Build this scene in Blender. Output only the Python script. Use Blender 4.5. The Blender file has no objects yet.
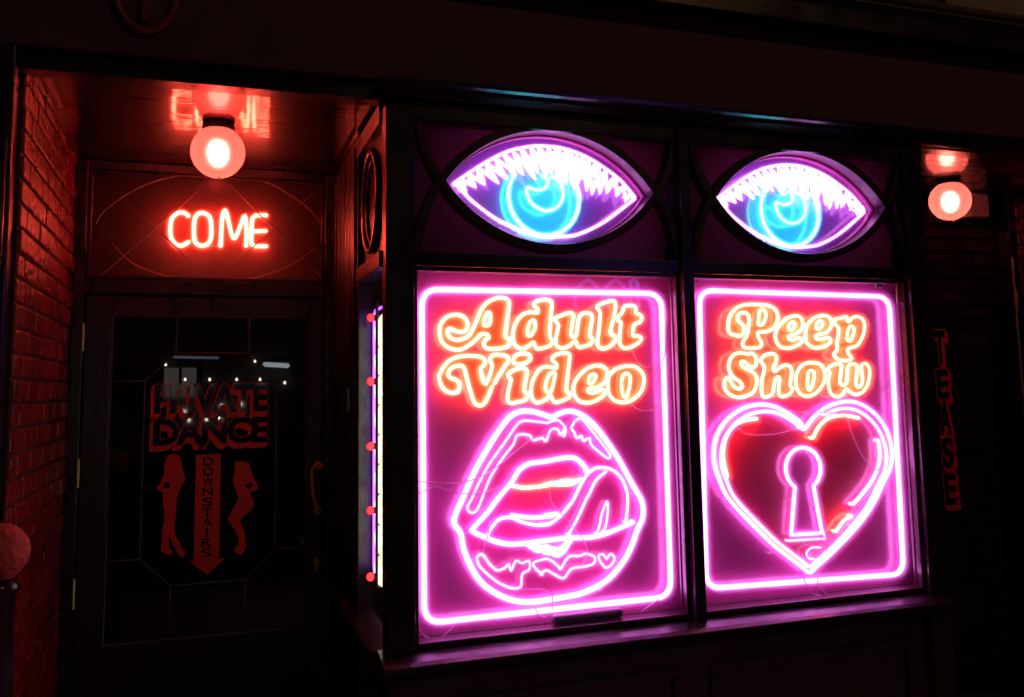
import bpy, math, random
from mathutils import Vector, Matrix
random.seed(7)
S = bpy.context.scene
COL = S.collection
# ------------------------------------------------------------------ camera
FPX, PPX, PPY = 887.3, 512.0, 287.7
_a, _b, _c = (math.radians(v) for v in (18.989, 6.293, -0.934))
CF = Vector((math.sin(_a) * math.cos(_b), math.cos(_a) * math.cos(_b), math.sin(_b)))
_r = Vector((math.cos(_a), -math.sin(_a), 0)); _u = _r.cross(CF)
CR = math.cos(_c) * _r + math.sin(_c) * _u
CU = -math.sin(_c) * _r + math.cos(_c) * _u
CAM = Vector((0, 0, 1.55))
cd = bpy.data.cameras.new('camera'); cam = bpy.data.objects.new('camera', cd); COL.objects.link(cam)
cd.sensor_width = 36; cd.lens = FPX / 1024 * 36
cd.shift_y = -(348.5 - PPY) / 1024
cd.clip_start = 0.05; cd.clip_end = 300
M3 = Matrix((CR, CU, -CF)).transposed()
cam.matrix_world = Matrix.Translation(CAM) @ M3.to_4x4()
S.camera = cam
# ------------------------------------------------------------------ world, view
W = bpy.data.worlds.new('World'); S.world = W; W.use_nodes = True
bg = W.node_tree.nodes['Background']
bg.inputs[0].default_value = (0.34, 0.11, 0.26, 1); bg.inputs[1].default_value = 0.004
S.view_settings.view_transform = 'Standard'; S.view_settings.look = 'None'
S.view_settings.exposure = 0; S.view_settings.gamma = 1; S.view_settings.use_curve_mapping = False
S.cycles.use_denoising = True
S.cycles.max_bounces = 8; S.cycles.glossy_bounces = 5; S.cycles.transparent_max_bounces = 12
S.cycles.caustics_reflective = True; S.cycles.sample_clamp_indirect = 6
S.cycles.use_light_tree = True


def at(x, y, Y):
    d = CF * FPX + CR * (x - PPX) - CU * (y - PPY)
    return CAM + d * (Y / d.y)


def P(Y, x0, y0, s, txt):
    """pen strokes measured on the sign, brought onto the plane the sign really stands in"""
    out = []
    for t in txt.split():
        a, b = t.split(',')
        out.append(at(x0 + float(a) / s, y0 + float(b) / s, Y))
    return out


# ------------------------------------------------------------------ materials
def newmat(name):
    m = bpy.data.materials.new(name); m.use_nodes = True
    return m, m.node_tree, m.node_tree.nodes, m.node_tree.links


def paint(name, col, rough=0.35, bump=0.0, bscale=40, coat=0.0, var=0.25, metal=0, stretch=(1, 1, 1), spec=0.5, rvar=0.12):
    m, nt, N, L = newmat(name); b = N['Principled BSDF']
    tc = N.new('ShaderNodeTexCoord'); mp = N.new('ShaderNodeMapping'); mp.inputs['Scale'].default_value = stretch
    L.new(tc.outputs['Object'], mp.inputs[0])
    nz = N.new('ShaderNodeTexNoise'); nz.inputs['Scale'].default_value = bscale; nz.inputs['Detail'].default_value = 6
    L.new(mp.outputs[0], nz.inputs['Vector'])
    n2 = N.new('ShaderNodeTexNoise'); n2.inputs['Scale'].default_value = 5; n2.inputs['Detail'].default_value = 8
    L.new(mp.outputs[0], n2.inputs['Vector'])
    mx = N.new('ShaderNodeMix'); mx.data_type = 'RGBA'
    mx.inputs[6].default_value = tuple(c * (1 - var) for c in col) + (1,)
    mx.inputs[7].default_value = tuple(min(1, c * (1 + var)) for c in col) + (1,)
    L.new(n2.outputs[0], mx.inputs[0]); L.new(mx.outputs[2], b.inputs['Base Color'])
    rr = N.new('ShaderNodeMapRange'); rr.inputs[1].default_value = .3; rr.inputs[2].default_value = .7
    rr.inputs[3].default_value = max(.003, rough - rvar); rr.inputs[4].default_value = min(1, rough + rvar)
    L.new(n2.outputs[0], rr.inputs[0]); L.new(rr.outputs[0], b.inputs['Roughness'])
    b.inputs['Metallic'].default_value = metal; b.inputs['Specular IOR Level'].default_value = spec
    b.inputs['Coat Weight'].default_value = coat; b.inputs['Coat Roughness'].default_value = 0.12
    if bump:
        bp = N.new('ShaderNodeBump'); bp.inputs['Strength'].default_value = bump; bp.inputs['Distance'].default_value = .01
        L.new(nz.outputs[0], bp.inputs['Height']); L.new(bp.outputs[0], b.inputs['Normal'])
        if coat: L.new(bp.outputs[0], b.inputs['Coat Normal'])
    return m


def neon(name, core, edge):
    """gas tube: brighter along its axis where the glowing column is deepest"""
    m, nt, N, L = newmat(name); N.remove(N['Principled BSDF']); out = N['Material Output']
    lw = N.new('ShaderNodeLayerWeight'); lw.inputs[0].default_value = .35
    mx = N.new('ShaderNodeMix'); mx.data_type = 'RGBA'
    mx.inputs[6].default_value = core + (1,); mx.inputs[7].default_value = edge + (1,)
    L.new(lw.outputs['Facing'], mx.inputs[0])
    tc = N.new('ShaderNodeTexCoord'); nz = N.new('ShaderNodeTexNoise'); nz.inputs['Scale'].default_value = 9
    L.new(tc.outputs['Object'], nz.inputs['Vector'])
    mr = N.new('ShaderNodeMapRange'); mr.inputs[1].default_value = .3; mr.inputs[2].default_value = .7
    mr.inputs[3].default_value = .75; mr.inputs[4].default_value = 1.2
    L.new(nz.outputs[0], mr.inputs[0])
    e = N.new('ShaderNodeEmission'); L.new(mx.outputs[2], e.inputs[0]); L.new(mr.outputs[0], e.inputs[1])
    L.new(e.outputs[0], out.inputs[0])
    return m


def glow(name, col, s):
    m, nt, N, L = newmat(name); N.remove(N['Principled BSDF'])
    e = N.new('ShaderNodeEmission'); e.inputs[0].default_value = col + (1,); e.inputs[1].default_value = s
    L.new(e.outputs[0], N['Material Output'].inputs[0]); return m


def pane(name, tint=(1, 1, 1), ior=1.5, rough=.01, film=0.0, filmcol=(1, 1, 1), halo=0.0):
    m, nt, N, L = newmat(name); N.remove(N['Principled BSDF']); out = N['Material Output']
    t = N.new('ShaderNodeBsdfTransparent'); t.inputs[0].default_value = tint + (1,)
    g = N.new('ShaderNodeBsdfGlossy'); g.inputs['Roughness'].default_value = rough
    if halo:   # rough refraction mixed in to imitate bloom around the lit tubes
        rf = N.new('ShaderNodeBsdfRefraction'); rf.inputs['IOR'].default_value = 1.33; rf.inputs['Roughness'].default_value = .8
        rf.inputs[0].default_value = tint + (1,)
        gm = N.new('ShaderNodeMixShader'); gm.inputs[0].default_value = halo; L.new(t.outputs[0], gm.inputs[1]); L.new(rf.outputs[0], gm.inputs[2]); t = gm
    f = N.new('ShaderNodeFresnel'); f.inputs[0].default_value = ior
    ge = N.new('ShaderNodeNewGeometry'); mu = N.new('ShaderNodeMath'); mu.operation = 'MULTIPLY_ADD'; mu.inputs[1].default_value = -1; mu.inputs[2].default_value = 1
    L.new(ge.outputs['Backfacing'], mu.inputs[0]); m0 = N.new('ShaderNodeMath'); m0.operation = 'MULTIPLY'
    f.inputs[0].default_value = ior; L.new(f.outputs[0], m0.inputs[0]); L.new(mu.outputs[0], m0.inputs[1])
    mx = N.new('ShaderNodeMixShader'); L.new(m0.outputs[0], mx.inputs[0]); L.new(t.outputs[0], mx.inputs[1]); L.new(g.outputs[0], mx.inputs[2])
    last = mx
    if film:
        d = N.new('ShaderNodeBsdfDiffuse'); d.inputs[0].default_value = filmcol + (1,)
        tc = N.new('ShaderNodeTexCoord'); nz = N.new('ShaderNodeTexNoise'); nz.inputs['Scale'].default_value = 7; nz.inputs['Detail'].default_value = 7
        L.new(tc.outputs['Object'], nz.inputs['Vector'])
        mr = N.new('ShaderNodeMapRange'); mr.inputs[1].default_value = .35; mr.inputs[2].default_value = .7
        mr.inputs[3].default_value = film * .4; mr.inputs[4].default_value = film * 1.4; L.new(nz.outputs[0], mr.inputs[0])
        m2 = N.new('ShaderNodeMixShader'); L.new(mr.outputs[0], m2.inputs[0]); L.new(mx.outputs[0], m2.inputs[1]); L.new(d.outputs[0], m2.inputs[2]); last = m2
    L.new(last.outputs[0], out.inputs[0]); return m


BLACK = paint('black_gloss_paint', (.020, .010, .017), .3, .07, 55, coat=.5)
DARKP = paint('dark_maroon_paint', (.05, .014, .022), .34, .12, 45, coat=.5)
DOORP = paint('dark_brown_door_paint', (.014, .005, .007), .34, .3, 60, coat=.3, stretch=(3, 3, .4))
SOFF = paint('glossy_soffit_paint', (.016, .002, .002), .3, .13, 5, coat=1.0, stretch=(.8, 4, 1), rvar=.05)
SOFF.node_tree.nodes['Principled BSDF'].inputs['Coat Roughness'].default_value = .035
SOFF.node_tree.nodes['Principled BSDF'].inputs['Coat IOR'].default_value = 2.6
FASC = paint('fascia_paint', (.12, .05, .085), .75, .1, 20, coat=0, spec=.15)
STONE = paint('old_stone', (.32, .24, .17), .8, .5, 30, var=.35)
BRICK = paint('glossy_painted_brick', (.27, .006, .004), .3, 1.0, 45, coat=.6, var=.85)
MORTAR = paint('mortar', (.05, .008, .007), .7, .8, 90)
BRASS = paint('brass', (1, .75, .3), .3, .1, 80, metal=0)
PANEL = paint('plum_sign_board', (.31, .034, .155), .2, .04, 30, coat=.9, var=.18, rvar=.06)
PANEL.node_tree.nodes['Principled BSDF'].inputs['Coat Roughness'].default_value = .19
PANELE = paint('pale_eye_board', (.17, .035, .27), .22, .04, 30, coat=.8, var=.12, rvar=.05)
MAUVE = paint('mauve_transom_panel', (.26, .08, .14), .3, .15, 9, coat=.5, var=.5)
SLEEVE = paint('glossy_pink_sleeve', (.34, .02, .2), .15, .03, 30, coat=.5)
REDP = paint('red_sign_paint', (.30, .008, .045), .25, .05, 30, coat=.8, var=.15)
HOTP = paint('hot_pink_sign_paint', (.62, .025, .20), .25, .05, 30, coat=.6, var=.12)
ORNG = paint('orange_letter_paint', (.80, .075, .02), .25, .05, 60, coat=.7, var=.25, stretch=(3, 1, .5))
DECAL = paint('red_vinyl', (.95, .02, .013), .7, .1, 60, var=.2)
DECALB = paint('black_vinyl', (.008, .005, .007), .04, .0, 60, rvar=.02)
ROOM = paint('dark_room_glass', (.006, .004, .006), .008, .0, 10, coat=.0, rvar=.005)
LEAD = paint('lead_came', (.6, .33, .3), .35, .2, 60, metal=.1)
WIRE = paint('pale_wire', (.75, .6, .7), .4)
PLUMB = paint('plum_black_paint', (.035, .008, .022), .4, .1, 50, coat=.1)
RUBB = paint('black_plastic', (.03, .02, .025), .35, .2, 60)
ASPH = paint('asphalt', (.05, .05, .05), .8, .8, 120)
SLAB = paint('paving_stone', (.2, .18, .17), .6, .5, 60, var=.35)
WALLO = paint('opposite_render', (.10, .10, .11), .8, .3, 20)
BOLL = paint('red_bollard_paint', (.85, .13, .10), .85, 1.0, 60, coat=.1, var=.4)
m_, nt_, N_, L_ = newmat('frosted_mauve_glass'); N_.remove(N_['Principled BSDF'])
tr_ = N_.new('ShaderNodeBsdfTranslucent'); df_ = N_.new('ShaderNodeBsdfDiffuse'); gs_ = N_.new('ShaderNodeBsdfGlossy'); gs_.inputs['Roughness'].default_value = .12
nz_ = N_.new('ShaderNodeTexNoise'); nz_.inputs['Scale'].default_value = 5; nz_.inputs['Detail'].default_value = 6; cr_ = N_.new('ShaderNodeMix'); cr_.data_type = 'RGBA'
tc_ = N_.new('ShaderNodeTexCoord'); L_.new(tc_.outputs['Object'], nz_.inputs['Vector'])
cr_.inputs[6].default_value = (.75, .25, .35, 1); cr_.inputs[7].default_value = (1, .42, .55, 1); L_.new(nz_.outputs[0], cr_.inputs[0])
L_.new(cr_.outputs[2], tr_.inputs[0]); df_.inputs[0].default_value = (.16, .07, .1, 1)
x1_ = N_.new('ShaderNodeMixShader'); x1_.inputs[0].default_value = .3; L_.new(tr_.outputs[0], x1_.inputs[1]); L_.new(df_.outputs[0], x1_.inputs[2])
x2_ = N_.new('ShaderNodeMixShader'); x2_.inputs[0].default_value = .05; L_.new(x1_.outputs[0], x2_.inputs[1]); L_.new(gs_.outputs[0], x2_.inputs[2]); L_.new(x2_.outputs[0], N_['Material Output'].inputs[0])
FROST = m_
GLASSW = pane('window_glass', halo=.16, film=.007, filmcol=(.7, .6, .65))
GLASST = pane('transom_glass', halo=.25, tint=(.92, .85, .85), film=.008, filmcol=(.5, .2, .2))
GLASSE = pane('eye_halo_pane', halo=.13)
GLASSD = pane('side_glass', film=.01)
PINK = neon('pink_neon', (8.6, 1.9, 7.9), (3.7, .42, 4.9))
PINKT = neon('pink_neon_fine', (6.8, 1.9, 6.2), (4.0, .5, 4.6))
PINKE = neon('pink_neon_lashes', (5.4, 2.0, 6.0), (3.2, .8, 4.4))
ORANGE = neon('orange_neon', (27, 3.9, 1.8), (23, 1.1, .2))
REDN = neon('red_neon', (46, 4.4, 2.4), (24, .35, .08))
CYAN = neon('cyan_neon', (1.7, 14, 17), (.15, 8.0, 12))
VIOLET = neon('violet_neon', (3.0, .7, 6.5), (1.2, .2, 3.2))
WARMW = neon('warm_white_neon', (3.2, 3.5, 2.4), (1.6, 1.8, .9))
LIME = neon('lime_neon', (1.2, 1.3, .1), (.7, .8, .05))
VIOF = neon('violet_sign_across', (1.6, .9, 6), (1.1, .4, 4.4))


# ------------------------------------------------------------------ mesh helpers
class MB:
    def __init__(s): s.v = []; s.f = []; s.sm = []

    def add(s, vs, fs, smooth=False):
        o = len(s.v); s.v += [tuple(v) for v in vs]
        for f in fs: s.f.append(tuple(i + o for i in f)); s.sm.append(smooth)
        return s

    def box(s, x0, x1, y0, y1, z0, z1):
        v = [(x, y, z) for x in (x0, x1) for y in (y0, y1) for z in (z0, z1)]
        return s.add(v, [(0, 1, 3, 2), (4, 6, 7, 5), (0, 4, 5, 1), (2, 3, 7, 6), (0, 2, 6, 4), (1, 5, 7, 3)])

    def tube(s, pts, r, n=8, closed=False, cap=True, r_of=None):
        pts = [Vector(p) for p in pts]
        q = [pts[0]]
        for p in pts[1:]:
            if (p - q[-1]).length > 1e-5: q.append(p)
        if closed and (q[0] - q[-1]).length < 1e-5: q.pop()
        pts = q; k = len(pts)
        T = []
        for i in range(k):
            a = pts[(i - 1) % k] if (closed or i > 0) else pts[i]
            b = pts[(i + 1) % k] if (closed or i < k - 1) else pts[i]
            T.append((b - a).normalized() if (b - a).length > 1e-9 else Vector((1, 0, 0)))
        up = Vector((0, 1, 0)) if abs(T[0].y) < .8 else Vector((0, 0, 1))
        nrm = (up - T[0] * up.dot(T[0])).normalized()
        vs = []; fr = []
        for i in range(k):
            nrm = (nrm - T[i] * nrm.dot(T[i])).normalized(); fr.append(nrm)
            b = T[i].cross(nrm); rr = r if r_of is None else r_of(i / (k - 1)) * r
            for j in range(n):
                a = 2 * math.pi * j / n; vs.append(pts[i] + (nrm * math.cos(a) + b * math.sin(a)) * rr)
        fs = []
        for i in range(k if closed else k - 1):
            for j in range(n):
                a = i * n + j; b = i * n + (j + 1) % n; c = ((i + 1) % k) * n + (j + 1) % n; d = ((i + 1) % k) * n + j
                fs.append((a, b, c, d))
        if cap and not closed:
            o = len(vs)
            vs.append(pts[0] - T[0] * r * .7); vs.append(pts[-1] + T[-1] * r * .7)
            for j in range(n):
                fs.append((o, (j + 1) % n, j)); fs.append((o + 1, (k - 1) * n + j, (k - 1) * n + (j + 1) % n))
        return s.add(vs, fs, True)

    def lathe(s, prof, c, n=32):
        vs = []; c = Vector(c)
        for (r, z) in prof:
            for j in range(n):
                a = 2 * math.pi * j / n; vs.append((c.x + r * math.cos(a), c.y + r * math.sin(a), c.z + z))
        fs = [(i * n + j, i * n + (j + 1) % n, (i + 1) * n + (j + 1) % n, (i + 1) * n + j) for i in range(len(prof) - 1) for j in range(n)]
        return s.add(vs, fs, True)

    def prism(s, pts, dy):
        """flat outline in a y = const plane given real thickness dy"""
        k = len(pts); v = [Vector(p) for p in pts]; w = [p + Vector((0, dy, 0)) for p in v]
        return s.add(v + w, [tuple(range(k))[::-1], tuple(range(k, 2 * k))] + [(i, (i + 1) % k, (i + 1) % k + k, i + k) for i in range(k)])

    def build(s, name, mat, parent=None, bevel=0, label=None):
        me = bpy.data.meshes.new(name); me.from_pydata(s.v, [], s.f); me.validate(); me.update()
        if len(me.polygons) == len(s.sm): me.polygons.foreach_set('use_smooth', s.sm)
        import bmesh
        bm = bmesh.new(); bm.from_mesh(me); bmesh.ops.recalc_face_normals(bm, faces=bm.faces); bm.to_mesh(me); bm.free()
        me.materials.append(mat)
        o = bpy.data.objects.new(name, me); COL.objects.link(o)
        if parent: o.parent = parent
        if bevel:
            b = o.modifiers.new('bevel', 'BEVEL'); b.width = bevel; b.segments = 2; b.limit_method = 'ANGLE'; b.angle_limit = math.radians(40)
        if label: o['label'] = label
        return o


def tag(o, label=None, cat=None, group=None, kind=None):
    if label: o['label'] = label
    if cat: o['category'] = cat
    if group: o['group'] = group
    if kind: o['kind'] = kind
    return o


def thing(name, label, cat, group=None):
    o = bpy.data.objects.new(name, None); COL.objects.link(o); o.empty_display_size = .05
    return tag(o, label, cat, group)


def box(name, mat, parent, *d, bevel=.004, label=None):
    return MB().box(*d).build(name, mat, parent, bevel, label)


def copy_tree(o, parent=None, off=None):
    c = o.copy(); COL.objects.link(c); c.parent = parent
    for ch in [x for x in bpy.data.objects if x.parent == o]: copy_tree(ch, c)
    if off is not None: c.location = Vector(c.location) + Vector(off)
    return c


def smooth(pts, closed=True, sub=5):
    k = len(pts); out = []
    rng = range(k) if closed else range(k - 1)
    for i in rng:
        g = lambda j: pts[j % k] if closed else pts[max(0, min(k - 1, j))]
        p0, p1, p2, p3 = g(i - 1), g(i), g(i + 1), g(i + 2)
        for t in range(sub):
            u = t / sub
            out.append(.5 * ((2 * p1) + (p2 - p0) * u + (2 * p0 - 5 * p1 + 4 * p2 - p3) * u * u + (3 * p1 - p0 - 3 * p2 + p3) * u ** 3))
    if not closed: out.append(pts[-1])
    return out


def rrect(c, r):
    """rounded outline through four corners"""
    out = []
    for i in range(4):
        p, a, b = c[i], c[i - 1], c[(i + 1) % 4]
        pa = p + (a - p).normalized() * r; pb = p + (b - p).normalized() * r
        for t in range(9):
            u = t / 8; out.append(pa * (1 - u) ** 2 + p * 2 * u * (1 - u) + pb * u * u)
    return out


def dens(pts, closed, step=.05):
    out = []; k = len(pts)
    for i in range(k if closed else k - 1):
        a, b = pts[i], pts[(i + 1) % k]; n = max(1, int((b - a).length / step))
        out += [a.lerp(b, j / n) for j in range(n)]
    if not closed: out.append(pts[-1])
    return out


# ================================================================== SETTING
tag(MB().box(-30, 30, -9, 30, -.3, -.12).build('road', ASPH), kind='structure')
tag(MB().box(-30, 30, .6, 2.9, -.119, 0).build('pavement', SLAB, bevel=.01), kind='structure')
tag(MB().box(-.54, .55, 2.9, 4.3, -.119, .02).build('doorstep_paving', SLAB, bevel=.01), kind='structure')

shop = thing('shopfront', 'black painted shopfront with two neon lit windows and a recessed door', 'building')
FY = 2.88
# posts, mullion, rails
box('corner_post', BLACK, shop, .55, .645, FY - .012, 2.937, .0, 2.50)
box('window_mullion', BLACK, shop, 1.652, 1.697, FY - .02, 2.97, .66, 2.50)
box('end_post', BLACK, shop, 2.703, 2.80, FY - .012, 2.957, .0, 2.50)
box('entrance_side_wall', BLACK, shop, 2.803, 2.85, 2.958, 3.74, .0, 2.538)
box('transom_rail', BLACK, shop, .645, 1.652, FY, 2.99, 1.953, 2.0)
box('transom_rail', BLACK, shop, 1.697, 2.703, FY, 2.99, 1.953, 2.0)
box('head_rail', BLACK, shop, .645, 1.652, FY, 2.99, 2.455, 2.52)
box('head_rail', BLACK, shop, 1.697, 2.703, FY, 2.99, 2.455, 2.52)
for x0, x1 in ((.645, 1.652), (1.697, 2.703)):
    f = MB(); w = .016
    f.box(x0, x0 + w, FY + .012, 2.955, .733, 1.953).box(x1 - w, x1, FY + .012, 2.935, .733, 1.953)
    f.box(x0, x1, FY + .010, 2.957, .715, .733).box(x0 + w, x1 - w, FY + .012, 2.955, 1.938, 1.953)
    f.box(x0 + w, x0 + w + .007, 2.925, 2.958, .733, 1.938).box(x1 - w - .004, x1 - w, 2.921, 2.933, .733, 1.938)
    wf = f.build('window_frame', DARKP, shop, .003)
    box('window_pane', GLASSW, wf, x0 + w, x1 - w, 2.913, 2.919, .733, 1.94, bevel=0)
    # inner ledge the signs stand behind
    box('window_ledge', DARKP, shop, x0, x1, 2.958, 2.993, .70, .737, bevel=.003)
# sill and stall riser
m = MB(); prof = [(2.93, .718), (2.815, .700), (2.795, .692), (2.792, .672), (2.815, .664), (2.845, .655), (2.87, .63), (2.93, .625)]
for x0, x1 in ((.53, 2.80),):
    k = len(prof); m.add([(x0, y, z) for y, z in prof] + [(x1, y, z) for y, z in prof],
                         [tuple(range(k)), tuple(range(2 * k - 1, k - 1, -1))] + [(i, (i + 1) % k, (i + 1) % k + k, i + k) for i in range(k)])
m.build('window_sill', paint('worn_sill_paint', (.007, .003, .005), .4, .2, 40, coat=.25), shop, .003)
r = MB().box(.55, 2.703, 2.90, 2.98, 0.02, .624)
for x0, x1 in ((.62, 1.6), (1.72, 2.62)):
    r.box(x0, x1, 2.885, 2.902, .10, .13).box(x0, x1, 2.885, 2.902, .52, .55).box(x0, x0 + .03, 2.885, 2.902, .13, .52).box(x1 - .03, x1, 2.885, 2.902, .13, .52)
r.build('stall_riser', BLACK, shop, .004)
# header over everything, cornice, fascia
box('header_beam', BLACK, shop, -.62, 4.9, 2.9, 2.98, 2.52, 2.56)
m = MB(); prof = [(2.90, 2.523), (2.865, 2.526), (2.850, 2.537), (2.832, 2.541), (2.826, 2.556), (2.812, 2.562), (2.81, 2.575), (2.90, 2.585)]
k = len(prof); m.add([(.53, y, z) for y, z in prof] + [(4.9, y, z) for y, z in prof],
                     [tuple(range(k)), tuple(range(2 * k - 1, k - 1, -1))] + [(i, (i + 1) % k, (i + 1) % k + k, i + k) for i in range(k)])
m.build('cornice', BLACK, shop)
box('fascia_board', FASC, shop, -1.6, 4.9, 2.885, 2.95, 2.587, 2.955)
box('fascia_capping', BLACK, shop, -1.6, 4.9, 2.80, 2.97, 2.956, 3.04)
# fascia letter: only the lower half of a round letter shows
lc = Vector((-.203, 2.868, 2.79)); fl = MB()
ring = [lc + Vector((math.cos(t) * .088, 0, math.sin(t) * .125)) for t in [2 * math.pi * i / 40 for i in range(40)]]
fl.tube([q + Vector((0, .008, 0)) for q in ring], .013, 8, True); fl.box(lc.x - .008, lc.x + .014, 2.857, 2.883, 2.69, 2.89)
fl.build('fascia_letter', paint('faded_red_gilt', (.25, .035, .02), .5), shop)
# soffits
box('soffit', SOFF, shop, -.56, .56, 2.981, 4.20, 2.54, 2.58, bevel=0)
box('soffit', SOFF, shop, 2.78, 4.25, 2.981, 3.9, 2.54, 2.58, bevel=0)
# transom almond tracery and glass
TIPL, TIPR, TZ = .762, 1.553, 2.251
cx = (TIPL + TIPR) / 2; hc = (TIPR - TIPL) / 2; hs = .205; RR = (hc * hc + hs * hs) / (2 * hs)


def almond(h, c, cxx=None, Y=2.9, z=TZ, n=24):
    R_ = (c * c + h * h) / (2 * h); a = math.asin(min(1, c / R_)); X = cxx if cxx is not None else cx
    up = [Vector((X + R_ * math.sin(t), Y, z + h - R_ + R_ * math.cos(t))) for t in [-a + 2 * a * i / n for i in range(n + 1)]]
    dn = [Vector((p.x, Y, 2 * z - p.z)) for p in up[::-1]]
    return up + dn[1:-1]


DX = 1.062
for k_ in range(2):
    X = cx + DX * k_; x0 = (.645, 1.697)[k_]; x1 = (1.652, 2.703)[k_]
    m = MB(); Rm = RR + .016; lim = min(X - x0, x1 - X)
    for sg in (1, -1):
        a0 = -math.asin(min(.999, (X - x0 + .01) / Rm)) if (X - x0) < Rm else -math.pi / 2 * .98
        a1 = math.asin(min(.999, (x1 - X + .01) / Rm)) if (x1 - X) < Rm else math.pi / 2 * .98
        ts = [a0 + (a1 - a0) * i / 40 for i in range(41)]
        o_ = [Vector((X + (Rm + .014) * math.sin(t), 0, TZ + sg * (hs - RR + (Rm + .014) * math.cos(t)))) for t in ts]
        i_ = [Vector((X + (Rm - .016) * math.sin(t), 0, TZ + sg * (hs - RR + (Rm - .016) * math.cos(t)))) for t in ts]
        vs = []; y0, y1 = 2.884 + .002 * (sg < 0), 2.935 + .002 * (sg < 0)
        for a, b in zip(o_, i_): vs += [(a.x, y0, a.z), (b.x, y0, b.z), (b.x, y1, b.z), (a.x, y1, a.z)]
        fs = [(i * 4 + j, i * 4 + (j + 1) % 4, i * 4 + 4 + (j + 1) % 4, i * 4 + 4 + j) for i in range(40) for j in range(4)]
        m.add(vs, fs + [(0, 1, 2, 3), (160, 163, 162, 161)])
    m.build('arched_tracery', PLUMB, shop, .003)
    o_ = MB()
    ou = [Vector((x0, 2.94, 2.0)), Vector((x1, 2.94, 2.0)), Vector((x1, 2.94, 2.455)), Vector((x0, 2.94, 2.455))]
    al = almond(hs - .002, hc - .002, X, 2.94)
    # panel round the almond: four fans between the frame and the almond
    al2 = [(p.x, p.z) for p in al]; nA = len(al2)
    outer = []
    for (px_, pz_) in al2:
        dx_, dz_ = px_ - X, pz_ - TZ
        ux = (x1 - X) if dx_ > 0 else (X - x0)
        tpar = dx_ / hc
        uz = (.204 if dz_ >= 0 else -.251)
        edge = abs(tpar)
        outer.append((X + math.copysign(ux, dx_) * (edge if edge < .999 else 1.0), TZ + (uz if edge < .999 else 0)))
    mm = MB(); vs = [(a[0], 2.938, a[1]) for a in al2] + [(b[0], 2.938, b[1]) for b in outer]
    mm.add(vs, [(i, (i + 1) % nA, (i + 1) % nA + nA, i + nA) for i in range(nA)])
    # corner triangles
    li = max(range(nA), key=lambda i: -al2[i][0]); ri = max(range(nA), key=lambda i: al2[i][0])
    for xi, idx in ((x0, li), (x1, ri)):
        for zz in (2.455, 2.0):
            nb = (idx + 1) % nA if ((outer[(idx + 1) % nA][1] > TZ) == (zz > TZ)) else (idx - 1) % nA
            mm.add([(xi, 2.938, TZ), (xi, 2.938, zz), (outer[nb][0], 2.938, zz)], [(0, 1, 2)])
    ob = mm.build('transom_panel', FROST, shop)
    so = ob.modifiers.new('thick', 'SOLIDIFY'); so.thickness = .003

# bay left side (facing the doorway) --------------------------------------------------
sd = MB().box(.548, .60, 3.44, 4.1, 0.02, 2.54)
for i in range(6): sd.box(.535, .549, 3.46 + i * .105, 3.548 + i * .105, .75, 2.5)
sd.build('side_boarding', DOORP, shop, .004)
sf = MB().box(.552, .60, 2.939, 3.439, .0, .70).box(.545, .60, 3.405, 3.439, .70, 1.95)
sf.box(.54, .60, 2.939, 3.439, 1.951, 2.01).box(.54, .60, 2.939, 3.439, 2.45, 2.52)
sf.build('side_window_frame', DARKP, shop, .004)
sl = MB(); prof = [(.60, .735), (.53, .71), (.515, .70), (.512, .68), (.53, .665), (.60, .655)]
k = len(prof); sl.add([(x, 2.94, z) for x, z in prof] + [(x, 4.08, z) for x, z in prof],
                      [tuple(range(k)), tuple(range(2 * k - 1, k - 1, -1))] + [(i, (i + 1) % k, (i + 1) % k + k, i + k) for i in range(k)])
sl.build('side_window_sill', DARKP, shop, .003)
MB().box(.577, .580, 2.939, 3.405, .735, 1.95).build('side_window_pane', GLASSD, shop)
sp = MB().box(.572, .60, 2.939, 3.43, 2.01, 2.45)
sp.build('side_transom_panel', DARKP, shop, .003)
ov = [Vector((.56, 3.215 + .15 * math.cos(t), 2.235 + .185 * math.sin(t))) for t in [2 * math.pi * i / 40 for i in range(40)]]
MB().tube(ov, .012, 8, True).build('oval_moulding', BLACK, shop)
ov = [Vector((.565, 3.215 + .118 * math.cos(t), 2.235 + .152 * math.sin(t))) for t in [2 * math.pi * i / 40 for i in range(40)]]
MB().tube(ov, .006, 8, True).build('oval_moulding', BLACK, shop)
box('side_display_back', MAUVE, shop, .70, .73, 3.03, 3.44, .70, 2.0)
box('display_top', MAUVE, shop, .60, .73, 3.03, 3.44, 2.001, 2.02)
box('latch_box', RUBB, shop, .515, .534, 3.50, 3.54, 1.46, 1.55)

# door wall ------------------------------------------------------------------------
DY = 4.1
df = MB().box(-.54, -.492, DY - .02, DY + .06, 0.02, 2.54).box(.50, .548, DY - .02, DY + .06, .02, 2.54)
df.box(-.492, .50, DY - .02, DY + .06, 1.965, 2.028).box(-.492, .50, DY - .02, DY + .06, 2.50, 2.54)
df.build('door_frame', DOORP, shop, .005)
tw = MB(); w = .010
for a in ((-.485, .493, 2.033, 2.043), (-.485, .493, 2.488, 2.498)): tw.box(a[0], a[1], DY - .012, DY + .006, a[2], a[3])
for a in ((-.485, -.475), (.483, .493)): tw.box(a[0], a[1], DY - .012, DY + .006, 2.043, 2.488)
tl = tw.build('transom_window', DARKP, shop, .002)
box('pane', GLASST, tl, -.475, .483, DY + .0, DY + .005, 2.043, 2.488, bevel=0)
cam_ = MB(); Yl = DY - .004


def L3(txt): return P(Yl, 60, 150, 3.657, txt)


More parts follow.
